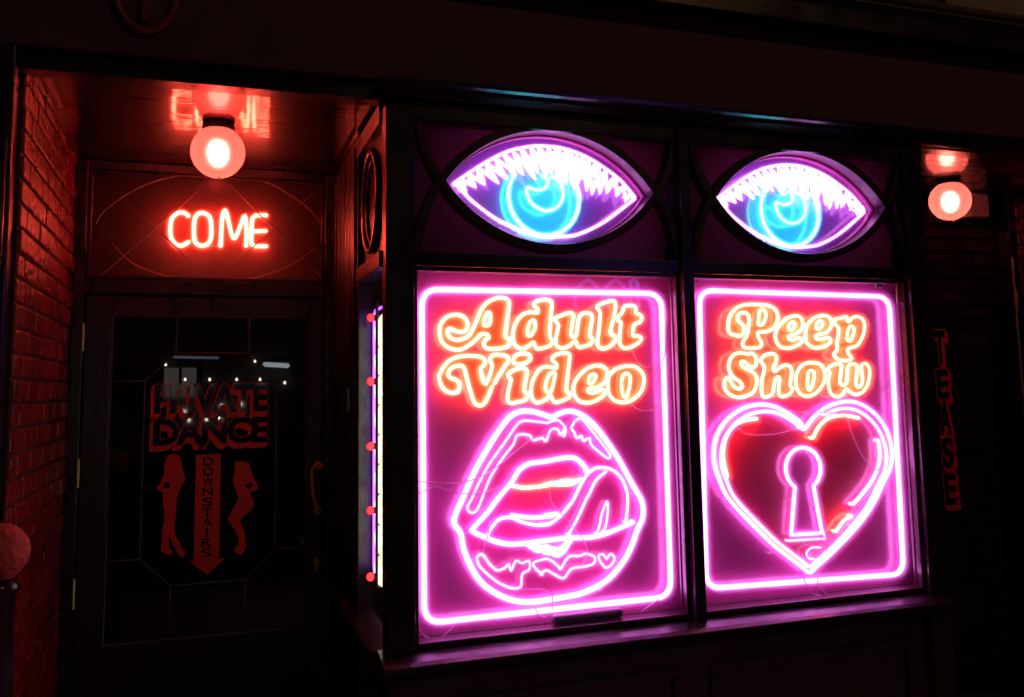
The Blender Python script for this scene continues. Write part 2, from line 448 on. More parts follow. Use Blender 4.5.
for t in ('130,270 160,225 240,165 330,120 430,95 560,85 650,98 760,120 850,170 920,225 975,300',
          '190,340 260,410 350,450 450,475 570,482 700,470 800,440 870,405 930,360'):
    cam_.tube(smooth(L3(t), False), .0032, 6)
for t in ('560,102 130,478', '600,105 980,490', '560,478 245,190', '570,476 925,160'):
    cam_.tube(L3(t), .0032, 6)
cam_.build('leaded_tracery', LEAD, tl)

door = MB()
dx0, dx1, dz0, dz1 = -.488, .496, .03, 1.960
gx0, gx1, gz0, gz1 = -.385, .432, .52, 1.868
door.box(dx0, gx0, DY, DY + .045, dz0, dz1).box(gx1, dx1, DY, DY + .045, dz0, dz1)
door.box(gx0, gx1, DY, DY + .045, gz1, dz1).box(gx0, gx1, DY, DY + .045, dz0, gz0)
door = door.build('door', DOORP, shop, .004)
tag(door, 'dark door with leaded octagonal glazing and a red dance notice')
MB().box(gx0, gx1, DY + .014, DY + .022, gz0, gz1).build('door_glass', ROOM, door)
lead = MB()
ox0, ox1, oz0, oz1, bx, bz = -.25, .297, .735, 1.713, .122, .118
oc = [(ox0 + bx, oz1), (ox1 - bx, oz1), (ox1, oz1 - bz), (ox1, oz0 + bz), (ox1 - bx, oz0), (ox0 + bx, oz0), (ox0, oz0 + bz), (ox0, oz1 - bz)]
lead.tube([Vector((x, DY + .012, z)) for x, z in oc], .0045, 6, True)
for a, b in ((oc[0], (oc[0][0], gz1)), (oc[1], (oc[1][0], gz1)), (oc[2], (gx1, oc[2][1])), (oc[3], (gx1, oc[3][1])), (oc[4], (oc[4][0], gz0)), (oc[5], (oc[5][0], gz0)), (oc[6], (gx0, oc[6][1])), (oc[7], (gx0, oc[7][1]))):
    lead.tube([Vector((a[0], DY + .012, a[1])), Vector((b[0], DY + .012, b[1]))], .0045, 6)
bd = gx0 + .006
lead.tube([Vector((gx0 + .004, DY + .008, gz0)), Vector((gx0 + .004, DY + .008, gz1)), Vector((gx1 - .004, DY + .008, gz1)), Vector((gx1 - .004, DY + .008, gz0))], .005, 6, True)
lead.build('lead_came', paint('dark_lead', (.13, .06, .06), .35, .3, 60, metal=.3), door)
# handle
hx = .481
h = MB().tube(smooth([Vector((hx, DY, 1.207)), Vector((hx, DY - .03, 1.207)), Vector((hx - .028, DY - .05, 1.205)), Vector((hx - .034, DY - .052, 1.17)), Vector((hx - .030, DY - .052, 1.10)), Vector((hx - .014, DY - .05, 1.035)), Vector((hx, DY - .03, 1.015)), Vector((hx, DY, 1.013))], False), .0075, 10)
for z in (1.207, 1.013): h.tube([Vector((hx, DY - .008, z)), Vector((hx, DY, z))], .019, 20)
h.build('handle', BRASS, door)
k = MB().tube([Vector((hx - .005, DY - .006, .79)), Vector((hx - .005, DY, .79))], .014, 16).box(hx - .011, hx + .001, DY - .005, DY, .755, .785)
k.build('keyhole_plate', BRASS, door, label='small brass keyhole plate')
for z in (1.78, 1.22, .74):
    hb = MB().tube([Vector((dx0 - .003, DY - .024, z - .05)), Vector((dx0 - .003, DY - .024, z + .05))], .0055, 10)
    for q in (-.055, .055): hb.lathe([(0, 0), (.006, .001), (.006, .006), (0, .010)], (dx0 - .003, DY - .024, z + q - .004), 10)
    hb.build('hinge', BRASS, door)


# lettering helpers
def text_mesh(body, fitbox, Y, depth, off, mat, name, parent, shifts=((0, 0),), bold=0.0, facing='front', label=None):
    """fitbox x0,x1,z0,z1 on plane y=Y, or for facing='left' y0,y1 with plane x=Y"""
    cu = bpy.data.curves.new('txt', 'FONT'); cu.body = body; cu.size = 1; cu.resolution_u = 5
    cu.space_character = .93; cu.offset = 0
    tmp = bpy.data.objects.new('txt', cu); COL.objects.link(tmp)
    dg = bpy.context.evaluated_depsgraph_get(); me0 = bpy.data.meshes.new_from_object(tmp.evaluated_get(dg))
    xs = [v.co.x for v in me0.vertices]; ys = [v.co.y for v in me0.vertices]
    bx0, bx1, by0, by1 = min(xs), max(xs), min(ys), max(ys)
    cu.offset = off; cu.extrude = .01
    tmp.update_tag(); bpy.context.view_layer.update()
    dg = bpy.context.evaluated_depsgraph_get(); me1 = bpy.data.meshes.new_from_object(tmp.evaluated_get(dg))
    x0, x1, z0, z1 = fitbox; mb = MB()
    sx = (x1 - x0) / (bx1 - bx0); sz = (z1 - z0) / (by1 - by0)
    polys = [tuple(p.vertices) for p in me1.polygons]
    for n_, (dx_, dz_) in enumerate(shifts):
        vs = []
        for v in me1.vertices:
            a = x0 + (v.co.x - bx0) * sx + dx_; c = z0 + (v.co.y - by0) * sz + dz_
            d_ = Y + (0 if v.co.z > 0 else depth) + n_ * .00012
            vs.append((a, d_, c) if facing == 'front' else (d_, a, c))
        mb.add(vs, polys)
    bpy.data.objects.remove(tmp); bpy.data.curves.remove(cu)
    return mb.build(name, mat, parent, label=label)


def pz(px, py, Y=4.1): p = at(px, py, Y); return p.x, p.z


A0, Z1 = pz(156, 386); A1, Z0 = pz(267, 410)
sh = [(-.0018 * i, -.0030 * i) for i in range(8)]
_, D1 = pz(210, 419); _, D0 = pz(210, 443)
for w_, (x0, x1, z0, z1) in (('PRIVATE', (A0, A1, Z0, Z1)), ('DANCE', (A0, A1, D0, D1))):
    text_mesh(w_, (x0, x1, z0, z1), DY + .006, .004, .058, DECAL, 'lettering_shadow', door, shifts=sh)
    text_mesh(w_, (x0, x1, z0, z1), DY + .0045, .001, .040, DECALB, 'lettering', door)
# arrow
ax0, az1 = pz(196, 455); ax1, _ = pz(221, 455); hz = pz(208, 560)[1]; tipx, tipz = pz(207, 575); hw0 = pz(189, 560)[0]; hw1 = pz(225, 560)[0]
ar = [(ax0, az1), (ax1, az1), (ax1, hz), (hw1, hz), (tipx, tipz), (hw0, hz), (ax0, hz)]
MB().prism([Vector((x, DY + .008, z)) for x, z in ar], .003).build('arrow', DECAL, door)
wd = 'DOWNSTAIRS'; zt = az1 - .012; zb = hz + .004; st = (zt - zb) / len(wd)
for i, ch in enumerate(wd):
    c = (ax0 + ax1) / 2; hw = .0205 if ch != 'I' else .004
    text_mesh(ch, (c - hw, c + hw, zt - (i + .84) * st, zt - i * st), DY + .0062, .001, .010, DECALB, 'arrow_letter', door)
# dancers, flat vinyl cut-outs
for x0, y0, tx, hole in ((140, 430, '130,108 150,104 172,112 182,150 190,190 197,215 188,232 180,245 168,275 160,300 158,330 156,370 150,420 152,450 165,480 185,515 200,540 190,551 175,550 160,530 142,492 130,462 124,480 126,510 142,533 138,543 118,540 95,530 90,515 96,480 97,440 104,400 106,360 100,320 100,290 100,272 76,262 74,252 88,232 105,195 108,150 116,122', '106,228 122,226 132,240 128,252 104,254'),
                        (210, 430, '108,140 140,136 168,142 180,180 192,210 208,240 207,256 190,266 172,270 184,292 190,315 182,345 155,368 134,388 132,404 146,430 153,470 157,500 150,525 135,541 112,537 103,520 112,508 124,498 122,470 108,435 88,405 78,393 84,372 104,335 124,300 120,280 110,258 102,232 98,222 106,195', '152,244 168,232 184,230 188,244 172,257')):
    pts = P(DY + .008, x0, y0, 4.35, tx)
    MB().prism(pts, .003).build('dancer_silhouette', DECAL, door)
    MB().prism(P(DY + .0065, x0, y0, 4.35, hole), .001).build('silhouette_gap', DECALB, door)

# left brick wall
bw = thing('brick_wall', 'red lit painted brick wall at the left side of the doorway', 'wall')
m = MB(); z = 0.02; row = 0
while z < 2.53:
    z1 = min(z + .065, 2.538); y = 2.955 - (.11 if row % 2 else 0)
    while y < DY - .02:
        a = max(y, 2.955); b = min(y + .21, DY - .021)
        if b - a > .02:
            j = random.uniform(-.003, .003)
            m.box(-.62, -.536 + j, a + .004, b - .004, z, z1)
        y += .222
    z += .0752; row += 1
m.build('bricks', BRICK, bw, .006)
box('mortar_bed', MORTAR, bw, -.625, -.546, 2.953, DY - .02, .02, 2.539, bevel=0)
# left pilaster
pl = thing('pilaster', 'tall black moulded pilaster at the far left edge of the shopfront', 'pilaster')
m = MB().box(-.72, -.555, 2.88, 2.952, .0, 2.586)
m.build('shaft', BLACK, pl, .006)
m = MB().tube([Vector((-.578, 2.876, .3)), Vector((-.578, 2.876, 2.45))], .012, 10).tube([Vector((-.68, 2.876, .3)), Vector((-.68, 2.876, 2.45))], .012, 10)
m.build('beading', BLACK, pl)
MB().box(-.74, -.545, 2.86, 2.953, .0, .28).build('base', BLACK, pl, .01)
box('neighbouring_wall_panel', BLACK, pl, -1.6, -.721, 2.90, 2.95, .0, 2.586)

# right doorway
rd = thing('side_entrance', 'dim recessed entrance at the right with slatted door and red vertical lettering', 'doorway')
m = MB()
for i in range(34): m.box(2.781, 4.18, 3.74 + .004 * (i % 2), 3.80, .05 + i * .073, .05 + i * .073 + .067)
m.build('slatted_door', DOORP, rd, .006)
m = MB(); z = .02; row = 0
while z < 2.5:
    y = 2.985 - (.11 if row % 2 else 0)
    while y < 3.73:
        a = max(y, 2.985); b = min(y + .21, 3.735)
        if b - a > .02: m.box(4.205 + random.uniform(-.003, .003), 4.3, a + .004, b - .004, z, z + .065)
        y += .222
    z += .0752; row += 1
m.build('brick_side', BRICK, rd, .006)
box('brick_backing', MORTAR, rd, 4.214, 4.32, 2.984, 3.80, .0, 2.539, bevel=0)
box('door_jamb', BLACK, rd, 4.150, 4.203, 3.66, 3.739, .02, 2.538)
MB().tube([Vector((4.148, 3.652, .6)), Vector((4.148, 3.652, 2.2))], .006, 8).build('jamb_beading', BRASS, rd)
for z in (1.96, 1.44, .95): MB().tube([Vector((4.142, 3.64, z - .05)), Vector((4.142, 3.64, z + .05))], .008, 8).build('hinge', BRASS, rd)
box('front_pier', BLACK, rd, 4.301, 5.1, 2.90, 2.98, 0, 2.519)
rows = (('T', 332, 362), ('E', 371, 397), ('A', 402, 433), ('S', 439, 466), ('E', 475, 503))
for i, (ch, y0, y1) in enumerate(rows):
    cxp = 940 + i * 2.6
    a = at(cxp - 5.5, y0, 3.73); b = at(cxp + 6, y1, 3.73)
    text_mesh(ch, (a.x, b.x, b.z, a.z), 3.732, .004, .07, DECAL, 'letter_shadow', rd, shifts=[(.004 * i_, -.0045 * i_) for i_ in range(6)])
    text_mesh(ch, (a.x, b.x, b.z, a.z), 3.7305, .001, .04, DECALB, 'letter', rd)
rb = MB(); p0 = at(966, 184, 3.62); p1 = at(987, 218, 3.62)  # pale box added in place of the globe lamp's glossy reflection
rb.box(p0.x, p1.x, 3.60, 3.655, p1.z, min(p0.z, 2.535))
rb = rb.build('reflection_box', paint('cream_reflection', (.5, .38, .34), .4), None, .006)
tag(rb, 'added pale square box standing for the reflection of the right globe lamp', 'box')

# upper stone building
ub = thing('upper_facade', 'dark stone facade above the shop with a pale ledge at the right', 'building')
m = MB().box(-8, 9, 3.0, 3.4, 3.04, 9)
m.build('wall', paint('sooty_stone', (.06, .045, .035), .8, .5, 20), ub)
MB().box(3.10, 7, 2.97, 2.999, 3.06, 4.2).build('pale_stone_band', STONE, ub, .01)
m = MB().tube([Vector((-4, 2.79, 3.10)), Vector((7, 2.79, 3.10))], .018, 10).box(-4, 7, 2.83, 3.0, 3.041, 3.13)
m.build('string_course', paint('dark_stone', (.10, .06, .04), .7, .4, 30), ub)
MB().box(.80, 5.1, 3.9, 4.0, 0, 3.0).build('inner_wall', BLACK, ub)
MB().box(-.62, .80, 4.25, 4.35, 0, 3.0).build('back_wall', paint('dim_hall_wall', (.10, .03, .04), .7), ub)

# ================================================================== SIGNS
YT = 2.962; YP = 2.994


def standoff_maker(parent):
    def mk(p):
        o = MB().tube([Vector((p.x, p.y + .004, p.z)), Vector((p.x, YP, p.z))], .0035, 6).tube([Vector((p.x - .009, p.y + .004, p.z)), Vector((p.x + .009, p.y + .004, p.z))], .003, 6)
        return o.build('tube_support', TUBEG2, parent)
    return mk


TUBEG2 = paint('milky_glass_support', (.8, .6, .75), .15, coat=1)


def tube(name, pts, r, mat, parent, closed=False, sm=True, sub=5, back=True, label=None):
    q = smooth(pts, closed, sub) if sm else list(pts)
    if not closed and back:
        d0 = Vector((0, .022, 0)); q = [q[0] + d0, q[0] + Vector((0, .008, 0))] + q + [q[-1] + Vector((0, .008, 0)), q[-1] + d0]
    return MB().tube(q, r, 8, closed).build(name, mat, parent, label=label)


def letter(parent, x0, y0, s, outer, counter=None, extra=None, closed=True, name='letter', rt=.0064):
    pts = P(YT, x0, y0, s, outer)
    fp = smooth(P(YP - .012, x0, y0, s, outer), closed, 3)
    face = MB().prism(fp, .0115).build(name, ORNG, parent)
    tube('letter_tube', pts, rt, ORANGE, face, closed, back=False)
    if counter:
        tube('letter_tube', P(YT, x0, y0, s, counter), rt * .95, ORANGE, face, True, sub=4)
    if extra:
        tube('letter_tube', P(YT, x0, y0, s, extra), rt, ORANGE, face, True, sub=4)
    return face


av = thing('adult_video_sign', 'larger neon window sign with orange script over open pink lips', 'neon sign')
MB().box(.615, 1.675, YP, YP + .02, .70, 1.99).build('back_board', PANEL, av)
corn = [at(421.8, 289.2, YT), at(661, 293.6, YT), at(671, 596.5, YT), at(424.3, 623.5, YT)]
tube('border_tube', dens(rrect(corn, .062), True), .0103, PINK, av, True, sm=False)
K = 10.72
letter(av, 430, 290, K, '545,475 500,525 430,585 350,632 280,640 200,618 130,560 103,470 115,370 180,290 270,265 350,280 395,330 402,395 375,442 320,450 265,435 215,415 190,430 195,480 240,522 310,535 390,510 440,460 490,350 545,220 610,140 700,90 790,85 845,120 842,220 822,350 810,490 850,530 850,585 800,620 700,630 610,625 575,585 590,540 630,510 605,475', '625,240 645,260 645,340 625,378 580,375 580,335 603,270')
letter(av, 500, 290, K, '375,240 400,245 405,205 362,165 385,125 460,105 530,110 555,150 545,280 530,480 560,540 545,590 470,620 400,630 370,590 355,560 310,600 240,630 170,600 140,530 145,420 190,320 250,260 310,240', '345,325 375,340 375,410 340,480 305,490 295,440 310,370')
letter(av, 500, 290, K, '590,310 640,280 740,245 785,270 775,370 760,470 785,505 815,490 830,400 850,290 905,245 975,262 985,320 960,480 995,530 965,580 870,615 830,600 810,550 740,600 670,625 610,600 600,540 610,460 625,380 600,340')
letter(av, 570, 290, K, '300,170 340,145 450,115 485,140 480,230 460,330 440,400 432,460 470,490 490,515 475,560 420,610 350,630 300,600 295,540 310,420 322,280 318,230 292,195')
letter(av, 570, 290, K, '515,290 560,240 580,180 640,165 700,180 705,240 755,270 770,310 740,350 690,370 675,440 680,490 740,495 765,520 730,570 660,610 590,625 540,590 530,520 540,400 545,350 512,325')
letter(av, 430, 345, K, '670,440 620,560 580,630 530,650 480,620 440,520 400,380 370,260 340,225 280,225 220,260 195,310 220,350 290,380 320,430 300,500 240,515 170,490 120,430 98,350 105,310 150,230 220,160 310,125 420,115 540,125 590,165 585,210 545,250 560,340 583,408 603,408 640,320 665,220 642,160 670,110 740,105 820,120 845,170 800,230 750,310 690,415', closed=False)
letter(av, 500, 345, K, '85,330 120,285 180,260 250,245 290,280 275,370 260,490 300,530 270,590 190,610 130,625 85,600 85,520 110,400 118,370')
letter(av, 500, 345, K, '145,160 170,110 250,90 315,105 325,150 280,190 200,208 152,195', name='letter_dot')
letter(av, 500, 345, K, '600,250 605,205 555,155 590,110 680,85 740,95 745,150 730,280 710,480 750,520 740,560 660,600 590,615 555,570 540,545 480,590 400,620 350,580 330,500 350,390 400,290 470,235 560,240', '555,300 590,305 575,400 545,500 510,510 485,460 500,380 530,315')
letter(av, 570, 345, K, '400,285 350,230 280,220 180,255 90,340 40,430 45,530 100,600 180,620 270,600 350,550 372,510 340,480 260,512 210,510 190,475 230,462 300,450 375,395', '235,315 275,325 265,370 230,415 202,400 205,350')
letter(av, 570, 345, K, '620,225 710,240 780,310 790,400 760,500 680,580 590,615 490,600 420,530 405,430 420,330 500,255', '600,305 640,325 645,400 625,500 600,565 562,520 550,420 565,330')


def LA(t): return P(YT, 440, 400, 6.967, t)
def LB(t): return P(YT, 540, 400, 6.967, t)
def LC(t): return P(YT, 440, 500, 6.333, t)
def LD(t): return P(YT, 540, 500, 6.333, t)


def flat(pts, name, mat, parent, y, t=.004):
    out = []
    for p in pts:
        d = p - CAM; out.append(Vector((CAM + d * (y / d.y))))
    return MB().prism(out, t).build(name, mat, parent)


lip = (LA('765,118 700,95 640,80 560,80 490,115 420,200 330,340 240,500 160,680') + LC('95,100 92,155 130,210 150,310 200,430 270,530 380,605 500,643 640,642')
       + LD('0,640 150,615 280,585 420,510 520,400 580,290 615,190 650,110 645,10') + LB('650,600 540,400 430,240 340,140 250,85 170,82 85,120'))
tube('lip_tube', lip, .0103, PINK, av, False)
flat(smooth(lip, False, 3), 'lips', paint('magenta_lip_paint', (.42, .02, .15), .25, .05, 30, coat=.7, var=.15), av, YP - .006)
mouth = LB('330,495 285,435 210,400') + LA('720,430 620,445 550,490 500,570 400,690') + LC('300,80 205,185 210,200 260,225 350,262 450,280 560,272') + LD('0,262 90,250 180,240 300,238 400,218 500,180 590,140')
tube('mouth_tube', mouth, .009, PINK, av, False)
inner = LB('330,495 285,435 210,400') + LA('720,430 620,445 550,490 500,570 400,690') + LC('300,80 205,185 260,225 350,262 450,280') + LD('0,262 180,240 300,238 400,218 590,140') + LD('545,60') + LB('600,600 540,500 420,480')
flat(smooth(inner, True, 2), 'mouth_opening', HOTP, av, YP - .0125)
tube('teeth_tube', LC('550,276 580,300 625,322 660,300 690,300 725,335') + LD('20,330 70,335 110,350 150,325 170,290 195,255'), .009, PINKT, av)
tube('teeth_tube', LC('560,285 640,300 740,310') + LD('20,305 90,320 150,290 180,255'), .0085, PINKT, av)
tube('teeth_tube', LC('465,100 600,112 720,98') + LD('30,98 110,88'), .008, PINK, av)
tube('upper_teeth_tube', LA('505,598 540,605 600,612 740,597') + LB('100,584 200,572 290,555'), .0062, ORANGE, av)
tube('upper_teeth_tube', LA('740,590') + LB('90,572 200,560 250,572 200,590 100,592'), .005, WARMW, av)
tube('tongue_tube', LC('295,235 330,170 380,120 450,112 520,140 620,160 700,152') + LD('0,155 60,150 125,105 180,40') + LB('235,690 300,560 360,490 430,470 510,490 570,550 605,640') + LD('555,10 550,80 543,140'), .0058, PINKT, av)
tube('tongue_tube', LB('460,500 390,560 340,660') + LD('290,0 240,110 180,220'), .005, PINKT, av)
tube('tongue_tube', LD('360,210 380,150 385,110 405,50 425,10 430,60 420,140 405,200'), .0042, PINKT, av)
tube('gloss_tube', LB('170,250 178,205 150,160 115,140 50,160') + LA('747,160 670,150 580,145 530,180 440,310 340,450 270,580 220,690') + LC('175,40 182,72 210,80 235,60 262,0') + LA('350,540 440,400 510,310 540,245 620,245 650,280 710,265 738,285 770,210 810,200') + LB('130,215 140,238 178,205'), .0042, PINKT, av)
tube('gloss_tube', LB('230,170 218,195 238,225 255,265 290,250 300,285 345,265 355,310 410,360 470,405 490,385 430,300 350,200 290,130 245,145'), .0042, PINKT, av, True, sub=3)
tube('gloss_tube', LC('235,360 270,345 310,400 360,445 410,430 435,405 450,450 480,385 520,400 565,385 565,440 520,470 510,550 440,555 350,510 260,430 240,395'), .0042, PINKT, av, True, sub=3)
tube('gloss_tube', LC('590,400 640,380 690,375 750,420') + LD('130,437 180,360 250,355 290,340 345,360 340,400 290,420 200,435 150,495 90,470 40,445 0,470') + LC('650,470 610,440'), .0042, PINKT, av, True, sub=3)
tube('heart_tube', LD('420,430 385,395 370,352 400,345 422,372 445,342 470,360 460,400'), .0042, PINKT, av, True, sub=3)


def wire(pts, parent, r=.0023, dy=-.014):
    MB().tube(smooth([p + Vector((0, dy, 0)) for p in pts], False), r, 6).build('wire', WIREP, parent)


WIREP = paint('pink_white_cable', (.9, .6, .85), .3, coat=.5)
wire(LA('-190,560 0,575 150,570 300,520 440,420 620,280 750,235'), av)
wire(LA('-200,690 -60,600 80,640 160,650 300,640 400,600'), av)
wire(LB('270,450 250,520 140,545 60,580 60,640') + LD('70,20 150,110 220,190 270,260 290,330 250,420'), av)
wire(LC('310,130 290,240 262,330'), av)
wire(LC('510,560 640,560 700,600 700,690'), av)
wire(P(YT, 400, 610, 8.7125, '150,80 155,150 200,215 290,248 340,240 400,190 460,130'), av, .0022)
wire(P(YT, 570, 290, 10.72, '980,100 1010,250 1000,400 1000,640 980,760'), av)
wire(P(YT, 570, 345, 10.72, '650,60 700,170 780,230 900,250'), av)
wire(P(YT, 570, 345, 10.72, '640,640 740,700 880,690 950,600'), av)
wire(P(YT, 640, 570, 8.7125, '0,350 60,310 140,250'), av)
wire(P(YT, 540, 600, 6, '-40,40 -10,90 30,100'), av)
mk = standoff_maker(av)
for q in ((422.3, 350), (423, 470), (424, 560), (500, 291), (600, 293), (664, 380), (668, 500), (520, 613), (620, 602), (455, 520), (640, 530), (478, 462), (470, 560), (600, 590)): mk(at(*q, YT))

ps = thing('peep_show_sign', 'neon window sign with orange script over a red heart and keyhole', 'neon sign')
MB().box(1.68, 2.80, YP, YP + .02, .70, 1.99).build('back_board', PANEL, ps)
corn = [at(699.2, 290.2, YT), at(888.8, 296.8, YT), at(903.6, 574, YT), at(706.3, 588.6, YT)]
tube('border_tube', dens(rrect(corn, .062), True), .0103, PINK, ps, True, sm=False)
K = 11.61
letter(ps, 720, 295, K, '105,435 95,370 110,250 180,160 280,115 420,110 550,120 640,170 670,260 640,360 580,410 500,430 445,430 445,490 480,550 470,600 400,618 290,610 260,570 280,520 312,470 330,370 335,260 300,210 240,210 200,260 210,300 265,350 280,420 240,475 165,465', '470,170 520,185 530,250 500,335 448,345 450,250')
letter(ps, 720, 295, K, '870,240 780,270 700,340 645,440 650,530 700,600 790,620 880,593 948,550 953,508 890,500 850,525 808,510 800,478 860,460 930,420 962,350 950,285 920,250', '835,315 865,330 860,380 820,410 795,390 805,340')
letter(ps, 790, 305, K, '390,120 460,150 485,210 460,280 410,325 310,350 300,375 330,400 400,388 450,382 470,420 420,470 320,500 240,480 185,420 180,320 200,230 280,150', '345,185 375,205 360,260 320,285 305,258 315,210')
letter(ps, 790, 305, K, '520,170 590,150 650,135 662,175 685,195 720,150 790,135 850,180 865,270 840,370 780,470 700,498 668,522 680,570 710,605 700,638 620,645 540,620 510,570 545,520 545,440 560,340 560,260 520,220', '700,245 740,265 735,340 700,415 665,400 670,310')
letter(ps, 715, 345, K, '440,100 480,170 470,240 430,260 390,240 350,200 312,190 305,230 350,270 430,310 480,370 485,450 450,540 370,590 270,610 180,580 120,520 105,440 130,385 170,382 185,430 230,490 290,510 315,470 280,420 220,380 170,310 160,220 200,130 280,90 370,102')
letter(ps, 715, 345, K, '530,180 580,120 660,100 710,130 705,200 680,260 690,308 730,280 800,235 870,250 890,320 880,400 872,470 900,510 860,570 790,600 745,580 740,500 750,400 730,370 700,400 680,490 660,570 580,608 545,580 540,500 545,400 565,320 565,240')
K = 11.378
letter(ps, 790, 345, K, '260,200 340,220 390,290 400,380 360,470 290,550 190,585 110,550 70,460 70,350 110,260 180,210', '240,290 275,315 265,420 230,508 202,490 200,380 210,310')
letter(ps, 790, 345, K, '430,275 480,230 550,210 585,240 575,330 568,420 600,460 640,430 650,320 662,240 710,215 760,235 760,330 748,430 772,480 810,460 825,380 812,300 815,230 860,210 900,260 905,350 880,460 820,540 750,565 690,540 640,500 600,560 540,590 470,560 440,470 440,370 455,320')


def LE(t): return P(YT, 700, 395, 6.97, t)
def LG(t): return P(YT, 800, 395, 6.97, t)
def LH(t): return P(YT, 750, 490, 5.808, t)


heart = LG('25,240 0,190') + LE('600,120 500,75 400,68 290,98 180,180 110,300 95,450 140,600 215,740') + LH('100,285 220,385 300,445 345,478 390,440 470,370 590,245 700,105') + LG('590,590 630,500 640,380 600,240 520,130 410,58 300,48 180,88 90,160')
tube('heart_tube', heart, .0085, PINK, ps, True)
cH = at(805, 495, YT)
flat(smooth(heart, True, 3), 'heart', REDP, ps, YP - .006)
inn = [cH + (p - cH) * .925 + Vector((0, -.004, 0)) for p in heart]
tube('heart_tube', inn[1:-1], .0072, PINK, ps, False)
tube('highlight_tube', LE('395,165 300,180 230,222 180,300 160,400 170,490 190,568'), .0068, ORANGE2 if 'ORANGE2' in globals() else REDN, ps)
tube('highlight_tube', LG('410,160 300,142 200,160 130,222 90,300'), .0068, REDN, ps)
tube('highlight_tube', LG('545,315 556,420 540,510 500,600 440,680 370,760'), .0075, PINKT, ps)
tube('highlight_tube', LH('590,150 540,182 500,240'), .0062, REDN, ps)
kc = at(803.2, 468.5, YT); kr = (at(820.5, 468.5, YT) - kc).length
for s_, rr_, yy in ((1.0, .0078, 0), (1.22, .0062, .012)):
    arc = [kc + Vector((kr * s_ * math.sin(t), yy, kr * s_ * math.cos(t))) for t in [math.radians(-148 + 296 * i / 22) for i in range(23)]]
    b1 = at(822 + (s_ - 1) * 14, 533 + (s_ - 1) * 26, YT + yy); b0 = at(791 - (s_ - 1) * 14, 535 + (s_ - 1) * 26, YT + yy)
    if s_ == 1.0:
        tube('keyhole_tube', dens(arc + [b1, b0], True, .02), rr_, PINK, ps, True, sm=False)
        flat(dens(arc + [b1, b0], True, .02), 'keyhole', PANEL, ps, YP - .012)
    else:
        tube('keyhole_tube', [b0 + Vector((0, .0, 0)), b1, b1 + Vector((-.008, 0, .03))], .0045, PINKT, ps, False, sm=False)
tube('highlight_tube', LH('410,335 360,335 328,365 345,400 375,400'), .0034, PINKT, ps, False)
wire(LE('255,230 290,262 340,275 430,278 540,265 640,235'), ps)
wire(LG('310,150 340,250 400,390 460,480 510,515 560,520'), ps, .0022)
wire(LG('-100,110 0,120 100,125 200,120 300,150'), ps)
wire(LH('290,470 310,540 350,600 440,605 560,600 690,575'), ps)
wire(LH('380,490 385,550 430,600'), ps)
mk = standoff_maker(ps)
for q in ((700, 350), (702, 450), (705, 540), (760, 292.5), (850, 296), (893, 390), (898, 470), (760, 585), (860, 578), (716, 436), (725, 500), (770, 553), (880, 460), (850, 525), (793, 500), (815, 505)): mk(at(*q, YT))

# eye sign ----------------------------------------------------------------------
ey = thing('eye_sign', 'neon eye with cyan iris in the left arched transom, above the adult video sign', 'neon sign', 'neon eyes in the transoms')
YE = 2.968
al = almond(hs - .006, hc - .006, Y=2.944)
bd_ = MB().box(TIPL - .10, TIPR + .09, 3.012, 3.022, 2.003, 2.47)
bd_.build('back_board', PANELE, ey)
sl = MB(); a1 = [Vector((p.x, 2.944, p.z)) for p in al]; a2 = [Vector((p.x, 2.978, p.z)) for p in al]; k = len(a1)
b1_ = [Vector((cx + (p.x - cx) * 1.012, p.y, TZ + (p.z - TZ) * 1.03)) for p in a1]; b2_ = [Vector((q.x, 2.978, q.z)) for q in b1_]
vs = a1 + a2 + b1_ + b2_
sl.add(vs, [(i, (i + 1) % k, (i + 1) % k + k, i + k) for i in range(k)] + [(i + 2 * k, (i + 1) % k + 2 * k, (i + 1) % k + 3 * k, i + 3 * k) for i in range(k)] + [(i, (i + 1) % k, (i + 1) % k + 2 * k, i + 2 * k) for i in range(k)], True)
sl.build('housing_rim', SLEEVE, ey)
MB().prism([Vector((p.x, 2.937, p.z)) for p in almond(hs - .001, hc - .001)], .004).build('glass', GLASSE, ey)  # pane added over the eye to spread the tube light into a halo
def LI(t, Y=YE): return P(Y, 400, 110, 3.657, t)
lo = LI('215,275 232,300 260,330 300,362 350,398 400,424 450,445 510,460 560,465 610,462 650,455 710,430 760,400 810,362 858,325')
up = LI('858,318 835,290 800,252 750,214 700,182 650,158 600,142 550,134 500,132 450,138 400,150 350,172 300,200 250,232 200,266')
tube('lower_lid_tube', lo, .0062, PINKT, ey)
tube('upper_lid_tube', up, .0062, PINKT, ey)
top = smooth(LI('205,268 250,238 300,206 350,178 400,157 450,145 500,139 550,141 600,149 650,165 700,189 750,221 800,259 845,305', YE - .01), False, 8)
bot = smooth(LI('230,300 280,278 340,258 400,240 450,232 500,238 540,240 580,246 620,258 660,272 700,288 740,302 790,318 845,332', YE - .01), False, 8)
nz = 21; zz = []
for i in range(2 * nz + 1):
    u = i / (2 * nz); src = top if i % 2 == 0 else bot
    p = src[min(len(src) - 1, int(u * (len(src) - 1)))].copy()
    if i % 2: p = p.lerp(top[min(len(top) - 1, int(u * (len(top) - 1)))], random.uniform(-.22, .12))
    p.y += (.006 if i % 4 < 2 else -.006); zz.append(p)
tube('eyelash_tube', dens(zz, False, .012), .0066, PINKE, ey, False, sm=False)
zz = []
for i in range(2 * 16 + 1):
    u = .02 + .80 * i / 32; src = top if i % 2 else bot
    p = src[int(u * (len(src) - 1))].copy(); p = p.lerp(top[int(u * (len(top) - 1))], .25 if not i % 2 else .05); p.y += .016; zz.append(p)
